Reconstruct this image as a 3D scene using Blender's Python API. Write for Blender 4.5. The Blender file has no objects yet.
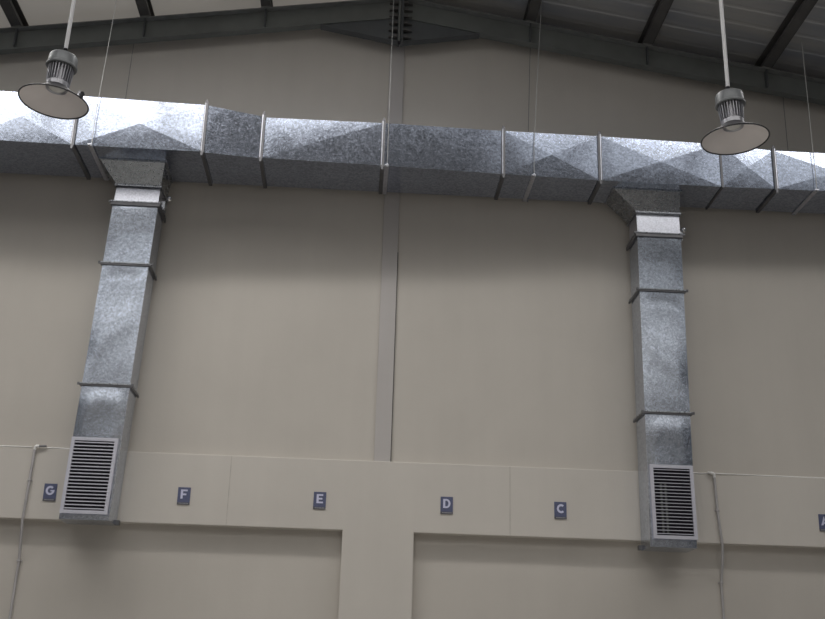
import bpy, bmesh, math, random
from mathutils import Vector, Matrix
random.seed(7)
C = bpy.context.scene.collection
scn = bpy.context.scene
scn.view_settings.view_transform = 'Standard'
scn.view_settings.look = 'None'

# ------------------------------------------------------------------ materials
def nmat(name):
    m = bpy.data.materials.new(name); m.use_nodes = True
    nt = m.node_tree; b = nt.nodes['Principled BSDF']
    return m, nt, b
def N(nt, t, **kw):
    n = nt.nodes.new(t)
    for k, v in kw.items():
        setattr(n, k, v)
    return n
def setin(n, **kw):
    for k, v in kw.items():
        n.inputs[k].default_value = v
def ramp(nt, fac, stops):
    r = N(nt, 'ShaderNodeValToRGB'); e = r.color_ramp.elements
    while len(e) < len(stops): e.new(0.5)
    for i, (p, c) in enumerate(stops):
        e[i].position = p; e[i].color = (c[0], c[1], c[2], 1)
    nt.links.new(fac, r.inputs['Fac']); return r
def coords(nt, scale=(1, 1, 1), world=True):
    g = N(nt, 'ShaderNodeNewGeometry') if world else N(nt, 'ShaderNodeTexCoord')
    mp = N(nt, 'ShaderNodeMapping'); mp.inputs['Scale'].default_value = scale
    nt.links.new(g.outputs['Position' if world else 'Object'], mp.inputs['Vector'])
    return mp.outputs['Vector']
def noise(nt, vec, scale, detail=3, rough=.55):
    n = N(nt, 'ShaderNodeTexNoise'); setin(n, Scale=scale, Detail=detail, Roughness=rough)
    nt.links.new(vec, n.inputs['Vector']); return n.outputs['Fac']
def bump(nt, b, h, strength, dist):
    u = N(nt, 'ShaderNodeBump'); setin(u, Strength=strength, Distance=dist)
    nt.links.new(h, u.inputs['Height']); nt.links.new(u.outputs['Normal'], b.inputs['Normal']); return u

def plain(name, col, rough=.5, metal=0.0, var=.12, nscale=9, spec=.5):
    m, nt, b = nmat(name)
    f = noise(nt, coords(nt), nscale)
    lo = [c * (1 - var) for c in col]; hi = [min(1, c * (1 + var)) for c in col]
    r = ramp(nt, f, [(.3, lo), (.7, hi)])
    nt.links.new(r.outputs['Color'], b.inputs['Base Color'])
    setin(b, Roughness=rough, Metallic=metal); b.inputs['Specular IOR Level'].default_value = spec
    return m

def paint(name, col):
    """matt emulsion over trowelled plaster: faint clouds, vertical streaks and roller grain"""
    m, nt, b = nmat(name)
    v = coords(nt)
    f1 = noise(nt, v, .9, 4, .6)
    f2 = noise(nt, coords(nt, (3.0, 1, .25)), 2.2, 3)
    mx = N(nt, 'ShaderNodeMix', data_type='FLOAT'); mx.inputs[0].default_value = .25
    nt.links.new(f1, mx.inputs[2]); nt.links.new(f2, mx.inputs[3])
    r = ramp(nt, mx.outputs[0], [(.34, [c * .95 for c in col]), (.66, [min(1, c * 1.03) for c in col])])
    nt.links.new(r.outputs['Color'], b.inputs['Base Color'])
    setin(b, Roughness=.75); b.inputs['Specular IOR Level'].default_value = .25
    bump(nt, b, noise(nt, v, 55, 2), .12, .004)
    return m

def galv(name, col=(.56, .615, .74), rough=(.15, .23), spangle=62, wav=.12, wscale=3.0, dark=.74, micro=.12):
    """galvanised sheet: crystalline spangle plus the slight oil-canning of thin metal"""
    m, nt, b = nmat(name)
    v = coords(nt)
    vo = N(nt, 'ShaderNodeTexVoronoi'); setin(vo, Scale=spangle, Randomness=1.0)
    nt.links.new(v, vo.inputs['Vector'])
    sp = N(nt, 'ShaderNodeSeparateColor'); nt.links.new(vo.outputs['Color'], sp.inputs['Color'])
    cl = noise(nt, v, 2.4, 4, .6)
    mx = N(nt, 'ShaderNodeMix', data_type='FLOAT'); mx.inputs[0].default_value = .45
    nt.links.new(sp.outputs[0], mx.inputs[2]); nt.links.new(cl, mx.inputs[3])
    r = ramp(nt, mx.outputs[0], [(.2, [c * dark for c in col]), (.75, [min(1, c * 1.12) for c in col])])
    nt.links.new(r.outputs['Color'], b.inputs['Base Color'])
    mr = N(nt, 'ShaderNodeMapRange'); setin(mr, **{'To Min': rough[0], 'To Max': rough[1]})
    nt.links.new(sp.outputs[1], mr.inputs['Value']); nt.links.new(mr.outputs['Result'], b.inputs['Roughness'])
    setin(b, Metallic=1.0)
    # spangle micro relief + panel waviness
    u1 = N(nt, 'ShaderNodeBump'); setin(u1, Strength=micro, Distance=.001)
    nt.links.new(sp.outputs[2], u1.inputs['Height'])
    u2 = N(nt, 'ShaderNodeBump'); setin(u2, Strength=wav, Distance=.03)
    nt.links.new(noise(nt, v, wscale, 2, .5), u2.inputs['Height'])
    nt.links.new(u2.outputs['Normal'], u1.inputs['Normal'])
    nt.links.new(u1.outputs['Normal'], b.inputs['Normal'])
    return m

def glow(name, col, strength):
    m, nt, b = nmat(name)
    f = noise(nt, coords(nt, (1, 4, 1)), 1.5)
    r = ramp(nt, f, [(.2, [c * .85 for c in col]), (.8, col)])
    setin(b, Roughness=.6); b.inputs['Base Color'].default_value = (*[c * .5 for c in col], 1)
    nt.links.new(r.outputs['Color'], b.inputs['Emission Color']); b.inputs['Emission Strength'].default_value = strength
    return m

M = {}
M['wall'] = paint('beige_wall_paint', (.55, .516, .472))
M['beam'] = paint('beige_beam_paint', (.60, .566, .522))
M['pil'] = paint('grey_pilaster_paint', (.485, .46, .448))
M['joint'] = plain('dark_joint', (.10, .095, .09), .9)
M['seam'] = plain('seam_filler', (.49, .46, .42), .9)
M['floor'] = plain('concrete_floor', (.40, .39, .37), .6, 0, .15, 1.2)
M['galv'] = galv('galvanised_duct')
M['galv_d'] = galv('galvanised_drop', (.60, .65, .745), (.18, .25), 62, .07, 2.0, .80)
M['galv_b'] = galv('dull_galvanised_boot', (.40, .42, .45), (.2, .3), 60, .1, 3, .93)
M['galv_p'] = galv('plain_zinc_sheet', (.74, .75, .82), (.30, .38), 90, .1, 2, .9)
M['flange'] = galv('flange_steel', (.50, .52, .56), (.25, .35), 80, .05, 3, .8)
M['angle'] = plain('dark_angle_iron', (.19, .19, .20), .45, .8)
M['alu'] = plain('grille_aluminium', (.62, .62, .70), .42, .35, .05)
M['dark'] = plain('matt_black', (.012, .010, .016), .9)
M['steel'] = plain('grey_painted_steel', (.150, .160, .154), .55, .0, .15, 3)
M['steel_dark'] = plain('dark_painted_steel', (.085, .092, .098), .55, .0, .15, 3)
M['purlin'] = plain('purlin_steel', (.095, .092, .090), .5, .1, .2, 3)
M['flange_paint'] = plain('pale_flange_paint', (.21, .215, .21), .5, .1)
M['cleat'] = plain('cleat_steel', (.24, .24, .23), .6, .2)
M['wire'] = plain('hanger_wire', (.36, .36, .355), .4, .3)
M['wire_lit'] = plain('lit_hanger_wire', (.66, .66, .64), .4, .1)  # same wire with the roof light put into its colour
M['lamp_body'] = plain('lamp_grey_enamel', (.20, .21, .22), .42, .2, .08)
M['fin'] = plain('heat_sink_aluminium', (.42, .42, .45), .35, .7, .1)
M['reflector'] = plain('reflector_inside', (.85, .80, .79), .5, .0, .04, 5)
M['rim'] = plain('reflector_edge', (.05, .05, .055), .5, .2)
M['lens'] = plain('lamp_lens', (.62, .62, .60), .15, 0, .05)
M['rod'] = plain('white_conduit', (.74, .74, .76), .35, 0, .04)
M['pipe'] = plain('grey_pvc_conduit', (.47, .455, .46), .5, 0, .06)
M['cable'] = plain('white_cable', (.80, .79, .77), .5, 0, .04)
M['sign'] = plain('sign_blue', (.095, .108, .195), .45, 0, .1, 30)
M['sign_strip'] = plain('sign_strip_grey', (.10, .10, .12), .5, 0, .1, 30)
M['letter'] = plain('sign_letter_white', (.62, .63, .80), .5, 0, .03)
M['dash'] = plain('sign_caption_grey', (.38, .38, .40), .5, 0, .05)
M['knob'] = plain('chrome_knob', (.75, .75, .76), .18, .9, .05)

# roof sheeting: ribs run down the slope
def roofmat(name, lo, hi):
    m, nt, b = nmat(name)
    f = noise(nt, coords(nt, (.35, 2.2, 1)), 2.0, 3)
    r = ramp(nt, f, [(.3, lo), (.7, hi)])
    nt.links.new(r.outputs['Color'], b.inputs['Base Color'])
    setin(b, Roughness=.42, Metallic=.45)
    return m
M['roof'] = roofmat('roof_foil_sheet', (.19, .192, .195), (.26, .258, .252))
M['roof_lit'] = roofmat('lit_roof_foil', (.40, .42, .47), (.58, .57, .55))  # roof foil coloured lighter beside the wall to look lit
M['sky_l'] = glow('translucent_sheet_sunny', (1, .99, .97), 2.2)
M['sky_r'] = glow('translucent_sheet_shaded', (.96, .98, 1), .55)
M['strip_glow'] = glow('ceiling_strip_glow', (1, .94, .86), .13)  # emission stands in for light falling on the ceiling strip
M['fill_bl'] = glow('far_fill_glow_strong', (.98, .99, 1), 1.3)  # added fill panels, stronger on the left to brighten the drop duct
M['fill_b'] = glow('far_fill_glow', (.97, .99, 1), .7)  # added fill panels in the unseen part of the roof

# ------------------------------------------------------------------ mesh helpers
def box(bm, x0, x1, y0, y1, z0, z1):
    vs = [bm.verts.new((x, y, z)) for x in (x0, x1) for y in (y0, y1) for z in (z0, z1)]
    for f in ((0, 1, 3, 2), (4, 6, 7, 5), (0, 4, 5, 1), (2, 3, 7, 6), (0, 2, 6, 4), (1, 5, 7, 3)):
        bm.faces.new([vs[i] for i in f])
    return vs
def hexa(bm, p):
    """8 corners: bottom loop p[0:4], top loop p[4:8]"""
    vs = [bm.verts.new(q) for q in p]
    for f in ((3, 2, 1, 0), (4, 5, 6, 7), (0, 1, 5, 4), (1, 2, 6, 5), (2, 3, 7, 6), (3, 0, 4, 7)):
        bm.faces.new([vs[i] for i in f])
    return vs
def tube(bm, pts, r, n=10, cap=True):
    pts = [Vector(p) for p in pts]; rings = []
    for i, p in enumerate(pts):
        d = (pts[min(i + 1, len(pts) - 1)] - pts[max(i - 1, 0)]).normalized()
        a = d.orthogonal().normalized() if i == 0 else (prev - d * prev.dot(d)).normalized()
        prev = a; c = d.cross(a)
        rings.append([bm.verts.new(p + r * (math.cos(t) * a + math.sin(t) * c)) for t in [2 * math.pi * k / n for k in range(n)]])
    for A, B in zip(rings, rings[1:]):
        for k in range(n):
            bm.faces.new((A[k], A[(k + 1) % n], B[(k + 1) % n], B[k]))
    if cap:
        bm.faces.new(rings[0][::-1]); bm.faces.new(rings[-1])
def lathe(bm, prof, n=40, centre=(0, 0)):
    rings = []
    for r, z in prof:
        rings.append([bm.verts.new((centre[0] + r * math.cos(2 * math.pi * k / n), centre[1] + r * math.sin(2 * math.pi * k / n), z)) for k in range(n)] if r > 1e-6 else [bm.verts.new((centre[0], centre[1], z))])
    for A, B in zip(rings, rings[1:]):
        for k in range(n):
            a = [A[k % len(A)], A[(k + 1) % len(A)], B[(k + 1) % len(B)], B[k % len(B)]]
            u = []
            for q in a:
                if q not in u: u.append(q)
            if len(u) > 2: bm.faces.new(u)
def prism(bm, poly, f0, f1):
    """poly: 2D outline; f0/f1 map (u, v) to the two end faces"""
    A = [bm.verts.new(f0(*p)) for p in poly]; B = [bm.verts.new(f1(*p)) for p in poly]
    bm.faces.new(A[::-1]); bm.faces.new(B)
    n = len(poly)
    for i in range(n):
        bm.faces.new((A[i], A[(i + 1) % n], B[(i + 1) % n], B[i]))
def obj(name, bm, mat, parent=None, bevel=0, smooth=False):
    bmesh.ops.remove_doubles(bm, verts=bm.verts, dist=1e-6)
    if bevel:
        bmesh.ops.bevel(bm, geom=[e for e in bm.edges if len(e.link_faces) == 2 and e.calc_face_angle(0) > .6], offset=bevel, segments=2, affect='EDGES', profile=.6)
    bmesh.ops.recalc_face_normals(bm, faces=bm.faces)
    if parent is not None:
        top = parent
        off = Vector(top.location)
        while top.parent: top = top.parent; off += Vector(top.location)
        bmesh.ops.translate(bm, verts=bm.verts, vec=-off)
    me = bpy.data.meshes.new(name); bm.to_mesh(me); bm.free()
    me.materials.append(mat)
    if smooth:
        for p in me.polygons: p.use_smooth = True
        me.set_sharp_from_angle(angle=math.radians(38))
    o = bpy.data.objects.new(name, me); C.objects.link(o)
    if parent is not None: o.parent = parent
    return o
def new(): return bmesh.new()
def tag(o, label, cat, group=None):
    o['label'] = label; o['category'] = cat
    if group: o['group'] = group
    return o
def thing(name, label, cat, loc=(0, 0, 0), group=None):
    o = bpy.data.objects.new(name, None); C.objects.link(o); o.location = loc
    o.empty_display_size = .1
    return tag(o, label, cat, group)
def struct(name, bm, mat, label=None, parent=None, **kw):
    o = obj(name, bm, mat, parent, **kw)
    if parent is None:
        o['kind'] = 'structure'
    if label: o['label'] = label
    return o

# ------------------------------------------------------------------ the building (metres; wall runs along X, camera side is -Y)
RX, RZ, SL = .26, 8.490, .161           # ridge position and height of the rafter top, roof slope
def ztop(x): return RZ - SL * abs(x - RX)
XL, XR = -6.2, 6.8
YU, YL = .06, .10                        # upper wall face, recessed lower wall face
ZB0, ZB1 = 2.97, 3.607                   # tie beam
SX0, SX1 = -.092, .55                    # pillar under the beam

bm = new()
box(bm, XL, XR, YL, YL + .2, 0, ZB1 - .02)
prism(bm, [(XL, ZB1 - .3), (XR, ZB1 - .3), (XR, ztop(XR) + .1), (RX, RZ + .1), (XL, ztop(XL) + .1)], lambda x, z: (x, YU, z), lambda x, z: (x, YL + .2, z))
struct('wall_front', bm, M['wall'], 'beige painted plaster gable wall behind the ducts')

bm = new()
prism(bm, [(XL, ZB0), (SX0, ZB0), (SX0, 0), (SX1, 0), (SX1, ZB0), (XR, ZB0), (XR, ZB1), (XL, ZB1)], lambda x, z: (x, 0, z), lambda x, z: (x, YL + .02, z))
tb = struct('trim_1', bm, M['beam'], 'beige concrete beam and pillar forming a T on the wall', bevel=.006)
for i, x in enumerate((-1.132, 1.422)):
    bm = new(); box(bm, x - .004, x + .004, -.0015, .01, ZB0 + .01, ZB1 - .005)
    struct('joint', bm, M['seam'], parent=tb)

bm = new(); box(bm, .165, .318, YU - .02, YU + .02, ZB1 - .01, ztop(.3) + .02)
pl = struct('trim_2', bm, M['pil'], 'flat greyish pilaster strip up the middle of the wall', bevel=.004)
bm = new(); box(bm, .318, .325, YU - .016, YU + .01, ZB1, 5.7)
box(bm, .250, .322, -.001 + YU - .021, YU, ZB1 - .002, ZB1 + .005)
struct('joint', bm, M['joint'], parent=pl)

bm = new(); box(bm, XL, XR, -14, YL + .2, -.1, 0)
struct('floor', bm, M['floor'], 'grey concrete floor of the hall')

# roof sheeting, ribs along the slope, in strips between the translucent bands
def roof_strip(bm, xa, xb, y0, y1, up=.15, rib=.25, h=.006):
    ys = []
    y = y0
    while y > y1 + 1e-6:
        for dy, dz in ((0, 0), (.07, 0), (.085, h), (.115, h), (.13, 0)):
            if y - dy > y1: ys.append((y - dy, dz))
        y -= rib
    ys.append((y1, 0))
    A, B = [[bm.verts.new((x, yy, ztop(x) + up + dz)) for yy, dz in ys] for x in (xa, xb)]
    for k in range(len(ys) - 1):
        bm.faces.new((A[k], A[k + 1], B[k + 1], B[k]))
bm = new()
for y0, y1 in ((-4.25, -7.0), (-8.2, -10.4), (-11.9, -14.0)):
    roof_strip(bm, XL, RX, y0, y1)
roof_strip(bm, -1.45, RX, -3.45, -4.25)
for y0, y1 in ((-4.15, -7.0), (-8.2, -10.4), (-11.9, -14.0)):
    roof_strip(bm, RX, XR, y0, y1)
roof_strip(bm, RX, 2.0, -3.45, -4.15)
ce = struct('ceiling', bm, M['roof'], 'ribbed metal roof sheeting above the purlins')
bm = new()
for y0, y1 in ((.45, .05), (-.60, -1.80)): roof_strip(bm, XL, RX, y0, y1)
roof_strip(bm, RX, XR, .45, -1.80)
struct('lit_sheet', bm, M['roof_lit'], 'roof sheets next to the wall, coloured lighter as if lit', ce)
def sky(name, xa, xb, y0, y1, mat, label):
    bm = new()
    a = [(xa, y0), (xb, y0), (xb, y1), (xa, y1)]
    f = [bm.verts.new((x, y, ztop(x) + .155)) for x, y in a]; g = [bm.verts.new((x, y, ztop(x) + .17)) for x, y in a]
    bm.faces.new(f[::-1]); bm.faces.new(g)
    for i in range(4): bm.faces.new((f[i], f[(i + 1) % 4], g[(i + 1) % 4], g[i]))
    struct(name, bm, mat, label)
sky('window_1', XL, RX, -1.80, -3.45, M['sky_l'], 'translucent roof light sheet in the left slope')
sky('reflection_sheet_8', XL, -1.45, -3.45, -4.25, M['sky_l'], 'added glowing sheet low in the left slope for duct reflections')  # added emitter, brightens what the left duct panels mirror
sky('reflection_sheet_9', 2.0, XR, -3.45, -4.15, M['sky_r'], 'added glowing sheet low in the right slope for duct reflections')  # added emitter, brightens what the right duct panels mirror
sky('window_2', RX, XR, -1.80, -3.45, M['sky_r'], 'translucent roof light sheet in the right slope')
sky('fill_sheet_3', XL, RX, -7.0, -8.2, M['fill_bl'], 'added far glowing fill sheet in the left slope')  # added out of view as frontal fill for the lower wall
sky('fill_sheet_4', RX, XR, -7.0, -8.2, M['fill_b'], 'added far glowing fill sheet in the right slope')  # right half of the added wall fill
sky('fill_sheet_6', XL, RX, -10.4, -11.9, M['fill_bl'], 'added farthest glowing fill sheet in the left slope')  # added out of view so the drop ducts mirror something bright
sky('fill_sheet_7', RX, XR, -10.4, -11.9, M['fill_b'], 'added farthest glowing fill sheet in the right slope')  # right half of the added band for the drop ducts
sky('ceiling_glow_5', XL, RX, .05, -.60, M['strip_glow'], 'roof strip beside the wall in the left slope, glowing as if lit')  # ceiling brightness beside the wall made by a faint glow

bm = new(); prism(bm, [(XL, 0), (XR, 0), (XR, ztop(XR) + .1), (RX, RZ + .1), (XL, ztop(XL) + .1)], lambda x, z: (x, -14, z), lambda x, z: (x, -14.2, z))
struct('wall_back', bm, M['wall'], 'opposite beige wall of the hall')
# ---- rafters
PURL = {-1: [3.89, 2.62, 1.40], 1: [1.36, 2.59, 3.84]}
def rafter(side, label):
    X = XL if side < 0 else XR
    L = abs(X - RX)
    t = thing('steel_rafter', label, 'rafter', (RX, -.13, RZ), 'sloping steel rafters under the roof')
    def P(u, dz, y): return (RX + side * u, y, RZ - SL * u + dz)
    D = .222
    def bar(name, u0, u1, a, b_, y0, y1, mat, a1=None, b1=None):
        a1 = a if a1 is None else a1; b1 = b_ if b1 is None else b1
        bm = new()
        hexa(bm, [P(u0, a, y0), P(u1, a1, y0), P(u1, a1, y1), P(u0, a, y1), P(u0, b_, y0), P(u1, b1, y0), P(u1, b1, y1), P(u0, b_, y1)])
        return obj(name, bm, mat, t)
    bar('web', 0.03, L, -D + .012, -.012, -.135, -.125, M['steel'])
    bar('top_flange', 0.03, L, -.010, 0, -.20, -.06, M['flange_paint'])
    bar('bottom_flange', 0.03, L, -D, -D + .012, -.152, -.06, M['steel'])
    # apex haunch: tapered web and flange below the rafter
    H = .83; dz = .285
    bm = new()
    prism(bm, [(.03, -D), (.03, -D - dz + .010), (H, -D)], lambda u, d: P(u, d, -.135), lambda u, d: P(u, d, -.125))
    obj('haunch_web', bm, M['steel_dark'], t)
    bm = new()
    hexa(bm, [P(.03, -D - dz, -.152), P(H, -D - .012, -.152), P(H, -D - .012, -.06), P(.03, -D - dz, -.06),
              P(.03, -D - dz + .012, -.152), P(H, -D, -.152), P(H, -D, -.06), P(.03, -D - dz + .012, -.06)])
    obj('haunch_flange', bm, M['steel_dark'], t)
    # bolted end plate at the apex
    bm = new(); x0, x1 = sorted((RX + side * .004, RX + side * .03)); box(bm, x0, x1, -.205, -.055, RZ - D - dz - .01, RZ + .005)
    ep = obj('end_plate', bm, M['steel_dark'], t)
    for k in range(6):
        bm = new(); z = RZ - .06 - k * .082
        x0, x1 = sorted((RX + side * .03, RX + side * .075)); box(bm, x0, x1, -.195, -.165, z - .014, z + .014)
        x0, x1 = sorted((RX + side * .03, RX + side * .12)); box(bm, x0, x1, -.17, -.135, z - .006, z + .006)
        obj('bolt', bm, M['purlin'], ep)
    for u in PURL[side]:
        bm = new(); x = RX + side * u
        hexa(bm, [P(u - .006, -D + .012, -.195), P(u + .006, -D + .012, -.195), P(u + .006, -D + .012, -.135), P(u - .006, -D + .012, -.135),
                  P(u - .006, -.012, -.195), P(u + .006, -.012, -.195), P(u + .006, -.012, -.135), P(u - .006, -.012, -.135)])
        obj('stiffener', bm, M['steel_dark'], t)
        bm = new()
        c = side * .06
        hexa(bm, [P(u - .05 , .0, -.215), P(u + .05, .0, -.215), P(u + .05, .0, -.19), P(u - .05, .0, -.19),
                  P(u - .02, .035, -.215), P(u + .02, .035, -.215), P(u + .02, .035, -.19), P(u - .02, .035, -.19)])
        obj('purlin_cleat', bm, M['cleat'], t)
    return t
rafter(-1, 'grey steel rafter sloping down to the left from the ridge')
rafter(1, 'grey steel rafter sloping down to the right from the ridge')

# ---- purlins: cold rolled C sections along Y, on top of the rafters
def purlin(x, label):
    t = thing('roof_purlin', label, 'purlin', (x, -1, ztop(x)), 'dark purlins under the roof sheeting')
    z0 = ztop(x); s = -SL if x > RX else SL
    def q(dx, y, dz): return (x + dx, y, z0 + s * dx + dz)
    def bar(name, dx0, dx1, dz0, dz1):
        bm = new()
        hexa(bm, [q(dx0, .02, dz0), q(dx1, .02, dz0), q(dx1, -6.8, dz0), q(dx0, -6.8, dz0), q(dx0, .02, dz1), q(dx1, .02, dz1), q(dx1, -6.8, dz1), q(dx0, -6.8, dz1)])
        return obj(name, bm, M['purlin'], t)
    sd = -1 if x < RX else 1
    a = .045 * sd
    bar('web', a - .005, a + .005, .004, .146)
    bar('flange', -.05, .05, .004, .012)
    bar('flange', -.05, .05, .136, .146)
    bar('lip', -a - .005, -a + .005, .012, .04)
names = {(-1, 0): 'dark steel purlin above the left rafter, farthest down its slope', (-1, 1): 'dark steel purlin above the left rafter, halfway down its slope',
         (-1, 2): 'dark steel purlin above the left rafter, nearest the ridge', (1, 0): 'dark steel purlin above the right rafter, nearest the ridge',
         (1, 1): 'dark steel purlin above the right rafter, halfway down its slope', (1, 2): 'dark steel purlin above the right rafter, farthest down its slope'}
for sd in (-1, 1):
    for k, u in enumerate(PURL[sd]):
        purlin(RX + sd * u, names[(sd, k)])

# ------------------------------------------------------------------ main duct
ZD = 6.31; YBK = -.03
ST = [(-6.15, -.75, 6.825), (-4.90, -.745, 6.825), (-3.75, -.735, 6.822), (-2.75, -.716, 6.822), (-1.558, -.708, 6.800), (-1.02, -.643, 6.745), (.122, -.612, 6.762),
      (1.282, -.562, 6.773), (2.226, -.532, 6.785), (3.42, -.525, 6.770), (3.945, -.540, 6.724), (5.15, -.555, 6.718), (6.75, -.56, 6.715)]
CROSS = [(.012, .5, .5), (.012, .5, .5), (.012, .5, .5), (.012, .5, .5), None, 'fold', None, (.009, .5, .5), (.010, .5, .5), (.011, .5, .5), (.011, .5, .5), (.011, .5, .5)]
duct = thing('supply_air_duct', 'long galvanised sheet metal air duct running across the wall under the rafters', 'air duct', (.6, -.3, ZD))
for i in range(len(ST) - 1):
    (xa, ya, ta), (xb, yb, tb_) = ST[i], ST[i + 1]
    bm = new()
    def V(*p): return bm.verts.new(p)
    A = [V(xa, ya, ZD), V(xa, YBK, ZD), V(xa, YBK, ta), V(xa, ya, ta)]
    B = [V(xb, yb, ZD), V(xb, YBK, ZD), V(xb, YBK, tb_), V(xb, yb, tb_)]
    bm.faces.new((A[0], B[0], B[1], A[1]))       # underside
    bm.faces.new((A[1], B[1], B[2], A[2]))       # back
    bm.faces.new((A[2], B[2], B[3], A[3]))       # top
    c = CROSS[i]
    if c == 'fold':      # panel folded along one diagonal, upper half leaning back
        A[3].co.y += .013; A[2].co.y += 0
        bm.faces.new((A[0], B[0], B[3])); bm.faces.new((A[0], B[3], A[3]))
    elif c:
        d, fx, fz = c
        q = V(xa + (xb - xa) * fx, ya + (yb - ya) * fx - d, ZD + (ta + (tb_ - ta) * fx - ZD) * fz)
        for a, b_ in ((A[0], B[0]), (B[0], B[3]), (B[3], A[3]), (A[3], A[0])):
            bm.faces.new((a, b_, q))
    else:
        if i == 4: A[0].co.y += .012; B[0].co.y += .012
        bm.faces.new((A[0], A[3], B[3], B[0]))
    obj('duct_section', bm, M['galv'], duct)
def ring(bm, cx, inner, outer, hw):
    """flange ring in the YZ plane; inner/outer = (y0, y1, z0, z1)"""
    y0, y1, z0, z1 = inner; Y0, Y1, Z0, Z1 = outer
    box(bm, cx - hw, cx + hw, Y0, y0, Z0, Z1); box(bm, cx - hw, cx + hw, y1, Y1, Z0, Z1)
    box(bm, cx - hw, cx + hw, y0, y1, Z0, z0); box(bm, cx - hw, cx + hw, y0, y1, z1, Z1)
for i, (x, y, t) in enumerate(ST):
    thin = i == 9
    e = .010 if thin else .020
    bm = new()
    ring(bm, x, (y - .001, YBK, ZD - .001, t + .001), (y - e, YBK + .012, ZD - e, t + e), .010 if thin else .017)
    col = obj('flange_collar', bm, M['angle'], duct)
    if not thin:
        s_ = -.008 if x < 1.5 else .007
        bm = new(); w_ = .0028 if x < -1.2 else .0045
        box(bm, x + s_ - w_, x + s_ + w_, y - e - .004, y - e + .001, ZD - .004, t + .012)  # bright strip painted as the highlight on the flange front
        obj('flange_highlight', bm, M['galv_p'], col)
        bm = new(); box(bm, x - .010, x + .010, y - .02, y - .006, t + .015, t + .045); obj('corner_cleat', bm, M['angle'], col)
        bm = new(); box(bm, x - .010, x + .010, y - .026, y - .012, ZD - .050, ZD - .01); obj('corner_cleat', bm, M['angle'], col)

# ---- hangers: flat strap under the duct on two wires from the roof
def hanger(x, yf, label, rear=True, xr=0, lean=0, wm='wire'):
    t = thing('duct_hanger', label, 'duct hanger', (x, -.3, ZD), 'strap hangers carrying the long duct')
    bm = new(); box(bm, x - .020, x + .020, yf - .035, YBK + .03, ZD - .012, ZD - .002)
    obj('strap', bm, M['galv_p'], t)
    for y, xx, dx, m_ in [(yf - .024, x + (.016 if x < 0 else .004), lean, wm)] + ([(YBK + .018, x + xr, lean * .5, 'cleat')] if rear else []):
        bm = new(); tube(bm, [(xx, y, ZD - .02), (xx, y, ZD + .3), (xx + dx, y, ztop(xx) + .14)], .0036, 6)
        obj('wire', bm, M[m_], t)
        bm = new(); tube(bm, [(xx, y, ZD - .022), (xx, y, ZD + .012)], .008, 8)
        obj('nut', bm, M['flange'], t)
def yfront(x):
    for (xa, ya, _), (xb, yb, _) in zip(ST, ST[1:]):
        if xa <= x <= xb: return ya + (yb - ya) * (x - xa) / (xb - xa)
hanger(-2.583, yfront(-2.583) - .012, 'strap hanger with two long wires beside the left drop duct', True, .075, .058, 'wire_lit')
hanger(.165, yfront(.165), 'strap hanger beside the collar in front of the pilaster strip', False)
hanger(1.572, yfront(1.572) - .007, 'strap hanger with two wires between pilaster strip and right drop duct', True, .03, .10)
hanger(4.325, yfront(4.325) - .010, 'strap hanger with two wires right of the right hand lamp', True, 0, 0, 'wire_lit')
# threaded rod hanging from the ridge
t = thing('ridge_rod', 'thin grey rod with black end hanging in front of the ridge joint', 'rod', (.245, -.26, 7.9))
bm = new(); tube(bm, [(.248, -.26, 7.905), (.245, -.26, RZ + .12)], .011, 8); obj('rod', bm, M['steel'], t)
bm = new(); tube(bm, [(.248, -.26, 7.875), (.248, -.26, 7.905)], .014, 10); obj('end_cap', bm, M['dark'], t)

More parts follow.
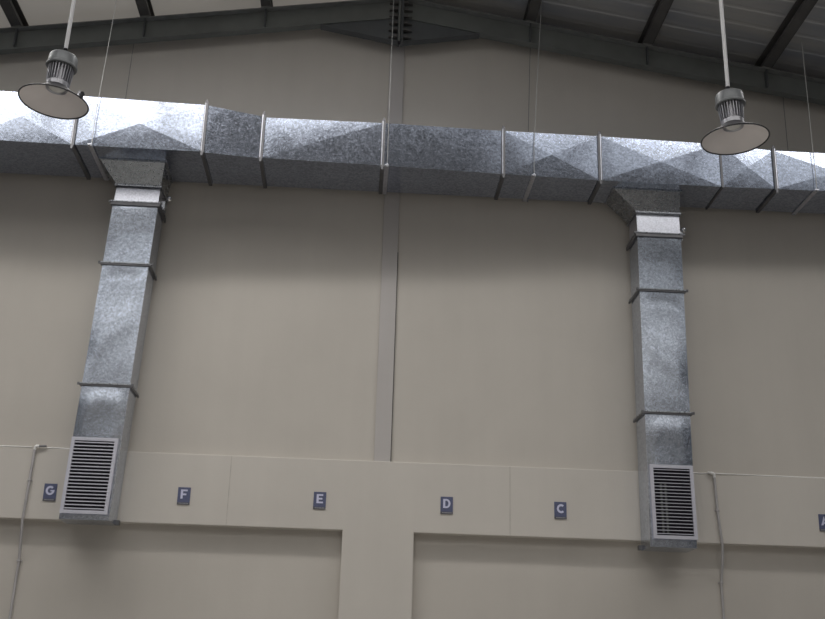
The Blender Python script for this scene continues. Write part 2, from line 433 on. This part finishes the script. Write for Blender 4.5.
# ------------------------------------------------------------------ drop ducts with louvred grilles
def drop_duct(label, glabel, top, bottom, zbot, zd1, zd0, collars, boot, grille, knob_side, lean, blade):
    """top/bottom: (x0, x1) of the front face at z=6.1 and at zbot (the duct hangs slightly out of plumb)"""
    YF, YB = -.33, -.015
    zt = zd1
    def X(z):
        k = (zt - z) / (zt - zbot); return top[0] + (bottom[0] - top[0]) * k, top[1] + (bottom[1] - top[1]) * k
    t = thing('drop_duct', label, 'drop duct', ((bottom[0] + bottom[1]) / 2, -.17, zbot), 'vertical drop ducts')
    # flared boot under the main duct
    bx0, bx1, by = boot
    x0, x1 = X(zd1)
    bm = new()
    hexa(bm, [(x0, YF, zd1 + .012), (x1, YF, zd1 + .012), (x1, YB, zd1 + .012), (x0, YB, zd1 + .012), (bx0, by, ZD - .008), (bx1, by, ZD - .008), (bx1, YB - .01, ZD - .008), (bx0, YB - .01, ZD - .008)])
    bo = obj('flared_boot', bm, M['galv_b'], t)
    bm = new()
    box(bm, bx0 - .012, bx1 + .018, by - .018, by + .0, ZD - .010, ZD - .002); box(bm, bx0 - .012, bx0, by, YB, ZD - .010, ZD - .002); box(bm, bx1, bx1 + .018, by, YB, ZD - .010, ZD - .002)
    obj('flange', bm, M['flange'], bo)
    def hring(z, e, h, mat, parent, name='flange_collar', back=.03):
        x0, x1 = X(z); bm = new()
        box(bm, x0 - e, x1 + e, YF - e, YF - .001, z - h, z + h); box(bm, x0 - e, x0 - .001, YF - .001, YB + back, z - h, z + h)
        box(bm, x1 + .001, x1 + e, YF - .001, YB + back, z - h, z + h)
        return obj(name, bm, mat, parent)
    # damper frame: plain bright sheet set between two flanges
    xa, xb = X(zd0); bm = new()
    i = .004
    hexa(bm, [(xa + i, YF + i, zd0), (xb - i, YF + i, zd0), (xb - i, YB, zd0), (xa + i, YB, zd0), (x0 + i, YF + i + lean, zd1), (x1 - i, YF + i + lean, zd1), (x1 - i, YB, zd1), (x0 + i, YB, zd1)])
    da = obj('damper_box', bm, M['galv_p'], t)
    hring(zd1 + .003, .012, .008, M['flange'], da, 'flange')
    bm = new(); xk, _ = X(zd0 + .08); xk = X(zd0 + .08)[1]
    box(bm, xk - .002, xk + .045, -.24, -.16, zd0 - .02, zd0 + .07); obj('actuator_plate', bm, M['flange'], da, bevel=.004)
    bm = new(); tube(bm, [(xk, -.2, zd0 + .11), (xk + .075, -.2, zd0 + .11)], .008, 8)
    kn = obj('damper_shaft', bm, M['angle'], da)
    bm = new(); bmesh.ops.create_uvsphere(bm, u_segments=16, v_segments=10, radius=.028, matrix=Matrix.Translation((xk + .07, -.2, zd0 + .11)))
    obj('damper_knob', bm, M['knob'], da, smooth=True)
    # duct lengths, cross broken on the face
    zs = [zd0] + collars + [zbot]
    for k in range(len(zs) - 1):
        z1, z0 = zs[k], zs[k + 1]
        a0, a1 = X(z0); c0, c1 = X(z1); bm = new()
        def V(*p): return bm.verts.new(p)
        lo = [V(a0, YF, z0), V(a1, YF, z0), V(a1, YB, z0), V(a0, YB, z0)]; hi = [V(c0, YF, z1), V(c1, YF, z1), V(c1, YB, z1), V(c0, YB, z1)]
        bm.faces.new(lo); bm.faces.new(hi)
        for a in (1, 2, 3):
            b_ = (a + 1) % 4; bm.faces.new((lo[a], lo[b_], hi[b_], hi[a]))
        # front sheet: a fine grid, slightly buckled along one diagonal and pillowed near the flanges
        nu, nv = 14, 36; L_ = z1 - z0; grid = []
        for jv in range(nv + 1):
            v_ = jv / nv; row = []
            for iu in range(nu + 1):
                u_ = iu / nu
                edge = min(1, 6 * u_ * (1 - u_)) * min(1, 12 * v_ * (1 - v_))
                su = u_ if knob_side < 0 else 1 - u_
                dg = (v_ - .30 - .32 * su) * L_ / .16
                arc_ = (v_ - .88 + .34 * (u_ - .5) ** 2) * L_ / .11
                d = (.0038 if L_ > .9 else .0) * math.exp(-dg * dg) + (.0032 if L_ > .9 else .0012) * math.exp(-arc_ * arc_) + .004 * (1 - abs(2 * v_ - 1))
                x_ = (a0 + (a1 - a0) * u_) * (1 - v_) + (c0 + (c1 - c0) * u_) * v_
                row.append(bm.verts.new((x_, YF - d * edge, z0 + L_ * v_)))
            grid.append(row)
        for jv in range(nv):
            for iu in range(nu):
                f_ = bm.faces.new((grid[jv][iu], grid[jv][iu + 1], grid[jv + 1][iu + 1], grid[jv + 1][iu]))
        obj('duct_length', bm, M['galv_d'], t, smooth=True)
    for k, z in enumerate([zd0] + collars):
        c = hring(z, .022, .005, M['flange'], t)
        h = .016 if k == 0 else .008
        hring(z - .005 - h, .017, h, M['angle'], c, 'shade_band', .055)  # dark ring below the collar, painted shadow at the top one
        x0, x1 = X(z)
        for x in (x0 - .026, x1 + .026):
            bm = new(); box(bm, x - .010, x + .010, YF - .026, YF - .008, z - .016, z + .006)
            obj('corner_cleat', bm, M['angle'], c)
    # bottom: wall bracket behind the duct
    bm = new(); x0, x1 = X(zbot)
    s = x1 if knob_side < 0 else x0; w = .03 if knob_side < 0 else -.03
    box(bm, min(s, s + w), max(s, s + w), -.055, .0, zbot + .005, zbot + .045)
    obj('wall_bracket', bm, M['angle'], t)
    # louvred grille
    gx, gz0, gz1, gw, shift = grille     # x of left edge at the top, heights, width, sideways drift to the bottom
    def G(z): return gx + shift * (gz1 - z) / (gz1 - gz0)
    Yg = -.362; fr = .030
    bm = new()
    def slab(xo0, xo1, z0, z1, y0, y1):
        hexa(bm, [(G(z0) + xo0, y0, z0), (G(z0) + xo1, y0, z0), (G(z0) + xo1, y1, z0), (G(z0) + xo0, y1, z0), (G(z1) + xo0, y0, z1), (G(z1) + xo1, y0, z1), (G(z1) + xo1, y1, z1), (G(z1) + xo0, y1, z1)])
    slab(0, fr, gz0, gz1, Yg, -.335); slab(gw - fr, gw, gz0, gz1, Yg, -.335)
    slab(fr, gw - fr, gz1 - fr, gz1, Yg, -.335); slab(fr, gw - fr, gz0, gz0 + fr, Yg, -.335)
    g = obj('air_grille', bm, M['alu'], t)
    bm = new(); slab(fr - .001, gw - fr + .001, gz0 + fr - .001, gz1 - fr + .001, -.3445, -.337); obj('unlit_backing', bm, M['dark'], g)  # black plate standing in for the unlit inside of the duct
    bm = new(); n = 20; h = (gz1 - gz0 - 2 * fr) / n
    for k in range(n):
        z = gz0 + fr + (k + .5) * h; xo = G(z)
        a, b_ = xo + fr - .001, xo + gw - fr + .001
        hexa(bm, [(a, -.360, z - blade / 2), (b_, -.360, z - blade / 2), (b_, -.347, z - blade / 2 - .001), (a, -.347, z - blade / 2 - .001),
                  (a, -.360, z + blade / 2), (b_, -.360, z + blade / 2), (b_, -.347, z + blade / 2 - .006), (a, -.347, z + blade / 2 - .006)])
    obj('louvre_blades', bm, M['alu'], g)
    if knob_side > 0:     # blades of the volume damper seen faintly behind the louvres
        for xo in (.085, .125):
            bm = new(); slab(xo, xo + .018, gz0 + .05, gz1 - .16, -.3462, -.3445); obj('damper_post', bm, M['steel'], g)
drop_duct('left galvanised drop duct ending in a pale louvred grille between G and F signs', '', (-2.402, -1.978), (-2.524, -2.097), 2.933, 6.100, 5.930, [5.305, 4.140],
          (-2.548, -1.940, -.455), (-2.496, 2.980, 3.647, .405, -.022), -1, .016, .0088)
drop_duct('right galvanised drop duct ending in a louvred grille right of the C sign', '', (2.618, 3.046), (2.615, 3.030), 2.876, 6.088, 5.870, [5.290, 4.096],
          (2.393, 3.046, -.38), (2.632, 2.946, 3.603, .392, .010), 1, .012, .0050)

# ------------------------------------------------------------------ high bay lamps
def make_lamp():
    t = thing('high_bay_lamp', '', 'lamp', (0, 0, 0), 'high bay pendant lamps')
    R_ = .192
    bm = new()   # shallow spun reflector, open below: inner skin
    lathe(bm, [(.060, .092), (.074, .080), (.100, .054), (.150, .026), (R_ - .004, .003)], 56)
    sh = obj('reflector_shade', bm, M['reflector'], t, smooth=True)
    bm = new(); lathe(bm, [(.062, .096), (.077, .084), (.102, .058), (.152, .031), (R_, .006), (R_ + .004, .002), (R_, -.004), (R_ - .005, .002)], 56)
    obj('outer_skin', bm, M['rim'], sh, smooth=True)
    bm = new(); lathe(bm, [(0, .072), (.025, .076), (.042, .084), (.050, .094)], 32); ln = obj('lens', bm, M['lens'], t, smooth=True)
    bm = new(); lathe(bm, [(.048, .090), (.058, .080), (.062, .088), (.054, .098)], 40); obj('lens_ring', bm, M['fin'], ln, smooth=True)
    bm = new()   # finned heat sink
    lathe(bm, [(0, .098), (.050, .098), (.050, .226), (0, .226)], 24)
    lathe(bm, [(.05, .096), (.064, .096), (.064, .122), (.05, .122)], 40)
    n = 26
    for k in range(n):
        a = 2 * math.pi * k / n; c, s = math.cos(a), math.sin(a); w = .0026
        q = lambda r, u, z: (r * c - u * s, r * s + u * c, z)
        hexa(bm, [q(.04, -w, .122), q(.067, -w, .122), q(.067, w, .122), q(.04, w, .122), q(.04, -w, .228), q(.075, -w, .228), q(.075, w, .228), q(.04, w, .228)])
    obj('heat_sink', bm, M['fin'], t)
    bm = new(); lathe(bm, [(.060, .220), (.084, .220), (.088, .224), (.088, .233), (.082, .239), (.080, .290), (.075, .297), (0, .298)], 48)
    ho = obj('driver_housing', bm, M['lamp_body'], t, smooth=True)
    bm = new(); tube(bm, [(0, 0, .296), (0, 0, .306), (.012, 0, .316), (0, 0, .328), (-.010, 0, .318), (0, 0, .306)], .0055, 8); obj('hook', bm, M['dark'], t)
    bm = new(); tube(bm, [(.045, 0, .294), (.052, .0, .306), (.03, 0, .326), (.0, 0, .338)], .0035, 6); obj('power_lead', bm, M['dark'], t)
    bm = new(); tube(bm, [(0, 0, .322), (0, 0, .350)], .012, 10); ce = obj('rod_end', bm, M['dark'], t)
    bm = new(); tube(bm, [(0, 0, .345), (-.034, 0, 1.0), (-.185, 0, 3.57)], .0115, 12); obj('suspension_rod', bm, M['rod'], t, smooth=True)
    return t
def copy_tree(o, parent=None):
    c = o.copy(); C.objects.link(c)
    if parent is not None: c.parent = parent
    for ch in list(o.children): copy_tree(ch, c)
    return c
lamp = make_lamp()
lamp_r = copy_tree(lamp)
bm = new()   # little clip on the rim of the left lamp
box(bm, .184, .200, -.006, .006, .0, .040); box(bm, .176, .208, -.005, .005, .020, .028)
bmesh.ops.rotate(bm, verts=bm.verts, cent=(0, 0, 0), matrix=Matrix.Rotation(math.radians(-25), 3, 'Z'))
obj('rim_clip', bm, M['rim'], lamp)
lamp.location = (-1.798, -4.4, 4.702); lamp.rotation_euler = (0, math.radians(3.8), 0)
lamp['label'] = 'grey high bay lamp hanging in front of the left part of the duct'
lamp_r.location = (2.116, -4.4, 4.692); lamp_r.rotation_euler = (0, math.radians(3.2), math.pi)
lamp_r['label'] = 'grey high bay lamp hanging in front of the right part of the duct'

# ------------------------------------------------------------------ letter signs on the beam
def arc(cx, cy, r, a0, a1, n=14, sx=1):
    return [(cx + sx * r * math.cos(math.radians(a0 + (a1 - a0) * k / n)), cy + r * math.sin(math.radians(a0 + (a1 - a0) * k / n))) for k in range(n + 1)]
S = .185   # stroke in units of letter height
LET = {
    'E': [[(0, 0), (.72, 0), (.72, S), (.24, S), (.24, .41), (.64, .41), (.64, .41 + S), (.24, .41 + S), (.24, 1 - S), (.72, 1 - S), (.72, 1), (0, 1)]],
    'F': [[(0, 0), (.24, 0), (.24, .38), (.62, .38), (.62, .38 + S), (.24, .38 + S), (.24, 1 - S), (.72, 1 - S), (.72, 1), (0, 1)]],
    'C': [arc(.46, .5, .5, 48, 312, 24, .94) + arc(.46, .5, .27, 312, 48, 24, .94)],
    'G': [arc(.46, .5, .5, 45, 360, 28, .94) + [(.93, .56), (.50, .56), (.50, .40), (.68, .40)] + arc(.46, .5, .27, 325, 45, 22, .94)],
    'D': [[(0, 0)] + arc(.36, .5, .5, -90, 90, 20, .9) + [(0, 1), (0, .5), (.24, .5), (.24, 1 - S)] + arc(.36, .5, .5 - S, 90, -90, 18, .72) + [(.24, S), (.24, .5), (0, .5)]],
    'A': [[(0, 0), (.23, 0), (.30, .2), (.60, .2), (.67, 0), (.90, 0), (.57, 1), (.33, 1), (.0, 0)][:-1]],
}
def sign(ch, x, z, label, roll=0):
    w, h = .112, .155
    t = thing('letter_sign', label, 'sign', (x, -.008, z), 'blue letter signs along the beam')
    bm = new(); box(bm, x - w / 2, x + w / 2, -.007, -.001, z - h / 2 + .02, z + h / 2); obj('panel', bm, M['sign'], t)
    bm = new(); box(bm, x - w / 2, x + w / 2, -.007, -.001, z - h / 2, z - h / 2 + .02); st = obj('caption_strip', bm, M['sign_strip'], t)
    bm = new(); k = x - w / 2 + .014
    while k < x + w / 2 - .016:
        l = random.uniform(.004, .009); box(bm, k, k + l, -.0082, -.0065, z - h / 2 + .008, z - h / 2 + .014); k += l + .0022
    obj('caption_print', bm, M['dash'], st)
    H = .082; bm = new()
    for poly in LET[ch]:
        mx = max(p[0] for p in poly)
        if ch == 'D':   # two half shells so that the bowl stays open
            n = 20; o = arc(.36, .5, .5, -90, 90, n, .9); i_ = arc(.36, .5, .5 - S, -90, 90, n, .72)
            outer = [(0, 0)] + o + [(0, 1)]; inner = [(.24, S)] + i_ + [(.24, 1 - S)]
            quads = [[outer[j], outer[j + 1], inner[j + 1], inner[j]] for j in range(len(outer) - 1)] + [[outer[-1], outer[0], inner[0], inner[-1]]]
            for qd in quads:
                prism(bm, qd, lambda u, v_: (x + (u - .40) * H, -.0105, z + .016 + (v_ - .5) * H), lambda u, v_: (x + (u - .40) * H, -.0065, z + .016 + (v_ - .5) * H))
        elif ch == 'A':
            for qd in ([(0, 0), (.23, 0), (.56, 1), (.34, 1)], [(.67, 0), (.90, 0), (.57, 1), (.34, 1)], [(.26, .18), (.64, .18), (.60, .36), (.30, .36)]):
                prism(bm, qd, lambda u, v_: (x + (u - .45) * H, -.0105, z + .016 + (v_ - .5) * H), lambda u, v_: (x + (u - .45) * H, -.0065, z + .016 + (v_ - .5) * H))
        else:
            prism(bm, poly, lambda u, v_: (x + (u - mx / 2) * H, -.0105, z + .016 + (v_ - .5) * H), lambda u, v_: (x + (u - mx / 2) * H, -.0065, z + .016 + (v_ - .5) * H))
    bm.normal_update(); bmesh.ops.triangulate(bm, faces=[f for f in bm.faces if len(f.verts) > 4], ngon_method='EAR_CLIP')
    obj('letter', bm, M['letter'], t)
for ch, x, z in (('G', -2.716, 3.209), ('F', -1.529, 3.221), ('E', -.310, 3.225), ('D', .842, 3.224), ('C', 1.884, 3.216), ('A', 4.344, 3.193)):
    sign(ch, x, z, f'small blue sign on the beam with a white letter {ch}')

# ------------------------------------------------------------------ conduits and cables
def conduit(label, elbow, pts, clamps, stub):
    t = thing('conduit_pipe', label, 'conduit', (pts[-1][0], pts[-1][1], pts[-1][2]), 'grey conduits running down the wall')
    bm = new(); tube(bm, pts, .0115, 12); obj('pipe', bm, M['pipe'], t, smooth=True)
    bm = new(); tube(bm, elbow, .014, 12); obj('elbow', bm, M['cable'], t, smooth=True)
    bm = new(); tube(bm, stub, .010, 10); obj('stub', bm, M['angle'] if elbow[0][0] < 0 else M['cable'], t)
    for x, y, z in clamps:
        bm = new(); box(bm, x - .024, x + .024, y + .006, y + .016, z - .006, z + .006); box(bm, x - .015, x + .015, y - .015, y + .008, z - .006, z + .006)
        obj('clamp', bm, M['pipe'], t, bevel=.003)
conduit('grey conduit pipe down the wall left of the left grille', [(-2.865, -.02, 3.618), (-2.885, -.02, 3.618), (-2.897, -.02, 3.610), (-2.900, -.02, 3.585)],
        [(-2.900, -.02, 3.59), (-2.907, -.018, 3.31), (-2.919, -.02, 2.965), (-2.925, .035, 2.79), (-2.928, YL - .018, 2.62), (-2.935, YL - .014, 2.32), (-2.938, YL - .014, 2.1), (-2.945, YL - .014, 0)],
        [(-2.907, -.018, 3.31), (-2.928, YL - .018, 2.612)], [(-2.865, -.02, 3.618), (-2.80, -.015, 3.622)])
conduit('grey conduit pipe down the wall right of the right grille', [(3.295, -.02, 3.612), (3.315, -.02, 3.610), (3.326, -.02, 3.600), (3.328, -.02, 3.57)],
        [(3.328, -.02, 3.58), (3.338, -.018, 3.267), (3.363, -.02, 2.95), (3.372, .035, 2.79), (3.364, YL - .018, 2.63), (3.367, YL - .014, 2.46), (3.369, YL - .014, 2.2), (3.375, YL - .014, 0)],
        [(3.338, -.018, 3.267), (3.364, YL - .018, 2.631)], [(3.27, -.018, 3.617), (3.30, -.02, 3.613)])
def cable(label, pts):
    bm = new(); tube(bm, pts, .0055, 8); tag(obj('white_cable', bm, M['cable'], smooth=True), label, 'cable', 'thin white cables along the beam top')
cable('thin white cable on the beam top between the left conduit and grille', [(-2.80, .0, 3.613), (-2.66, .005, 3.611), (-2.53, .01, 3.613)])
cable('thin white cable on the beam top from the left conduit to the frame edge', [(-3.9, .01, 3.612), (-3.4, .005, 3.613), (-2.93, -.0, 3.612)])
cable('thin white cable on the beam top right of the right conduit', [(3.03, .01, 3.612), (3.2, .0, 3.609), (3.33, -.004, 3.613), (3.6, .0, 3.612), (4.1, .006, 3.611), (4.8, .01, 3.612)])

# ------------------------------------------------------------------ light
def roof_lamp(name, xa, xb, y, sy, power, col, spread):
    """daylight through a near roof sheet, or added fill under a far one: lies just under it, parallel to the slope"""
    l = bpy.data.lights.new(name, 'AREA'); l.shape = 'RECTANGLE'; l.energy = power; l.color = col; l.spread = math.radians(spread)
    xm = (xa + xb) / 2; a = math.atan(SL) * (1 if xm < RX else -1)
    l.size = abs(xb - xa) / math.cos(a); l.size_y = sy
    o = bpy.data.objects.new(name, l); C.objects.link(o)
    o.location = (xm, y, ztop(xm) + .147); o.rotation_euler = (0, -a, 0)
    return o
roof_lamp('daylight_left', XL + .05, RX - .05, -2.2, .28, 82, (1, .97, .93), 118)
roof_lamp('daylight_right', RX + .05, XR - .05, -2.2, .28, 64, (1, .98, .95), 118)
roof_lamp('fill_back_left', XL + .05, RX - .05, -11.1, 1.3, 90, (1, .97, .93), 150)  # added fill under the farthest sheets
roof_lamp('fill_back_right', RX + .05, XR - .05, -11.1, 1.3, 110, (1, .97, .93), 150)
roof_lamp('fill_far_left', XL + .05, RX - .05, -7.6, 1.15, 52, (1, .97, .93), 140)  # added fill on the lower wall from the far sheets
roof_lamp('fill_far_right', RX + .05, XR - .05, -7.6, 1.15, 52, (1, .97, .93), 140)
w = bpy.data.worlds.new('hall_surroundings'); scn.world = w; w.use_nodes = True
bg = w.node_tree.nodes['Background']; bg.inputs['Color'].default_value = (.86, .90, 1.0, 1); bg.inputs['Strength'].default_value = .05

# ------------------------------------------------------------------ camera
yaw, pitch, roll = (math.radians(a) for a in (2.742, 19.244, 1.681))
fwd = Vector((math.sin(yaw) * math.cos(pitch), math.cos(yaw) * math.cos(pitch), math.sin(pitch)))
right = Vector((math.cos(yaw), -math.sin(yaw), 0)); up = right.cross(fwd)
r2 = math.cos(roll) * right + math.sin(roll) * up; u2 = -math.sin(roll) * right + math.cos(roll) * up
cam = bpy.data.objects.new('camera', bpy.data.cameras.new('camera')); C.objects.link(cam)
cam.matrix_world = Matrix(((r2.x, u2.x, -fwd.x, 0), (r2.y, u2.y, -fwd.y, -10), (r2.z, u2.z, -fwd.z, 1.6), (0, 0, 0, 1)))
cam.data.sensor_width = 36; cam.data.lens = 1100 / 825 * 36
scn.camera = cam
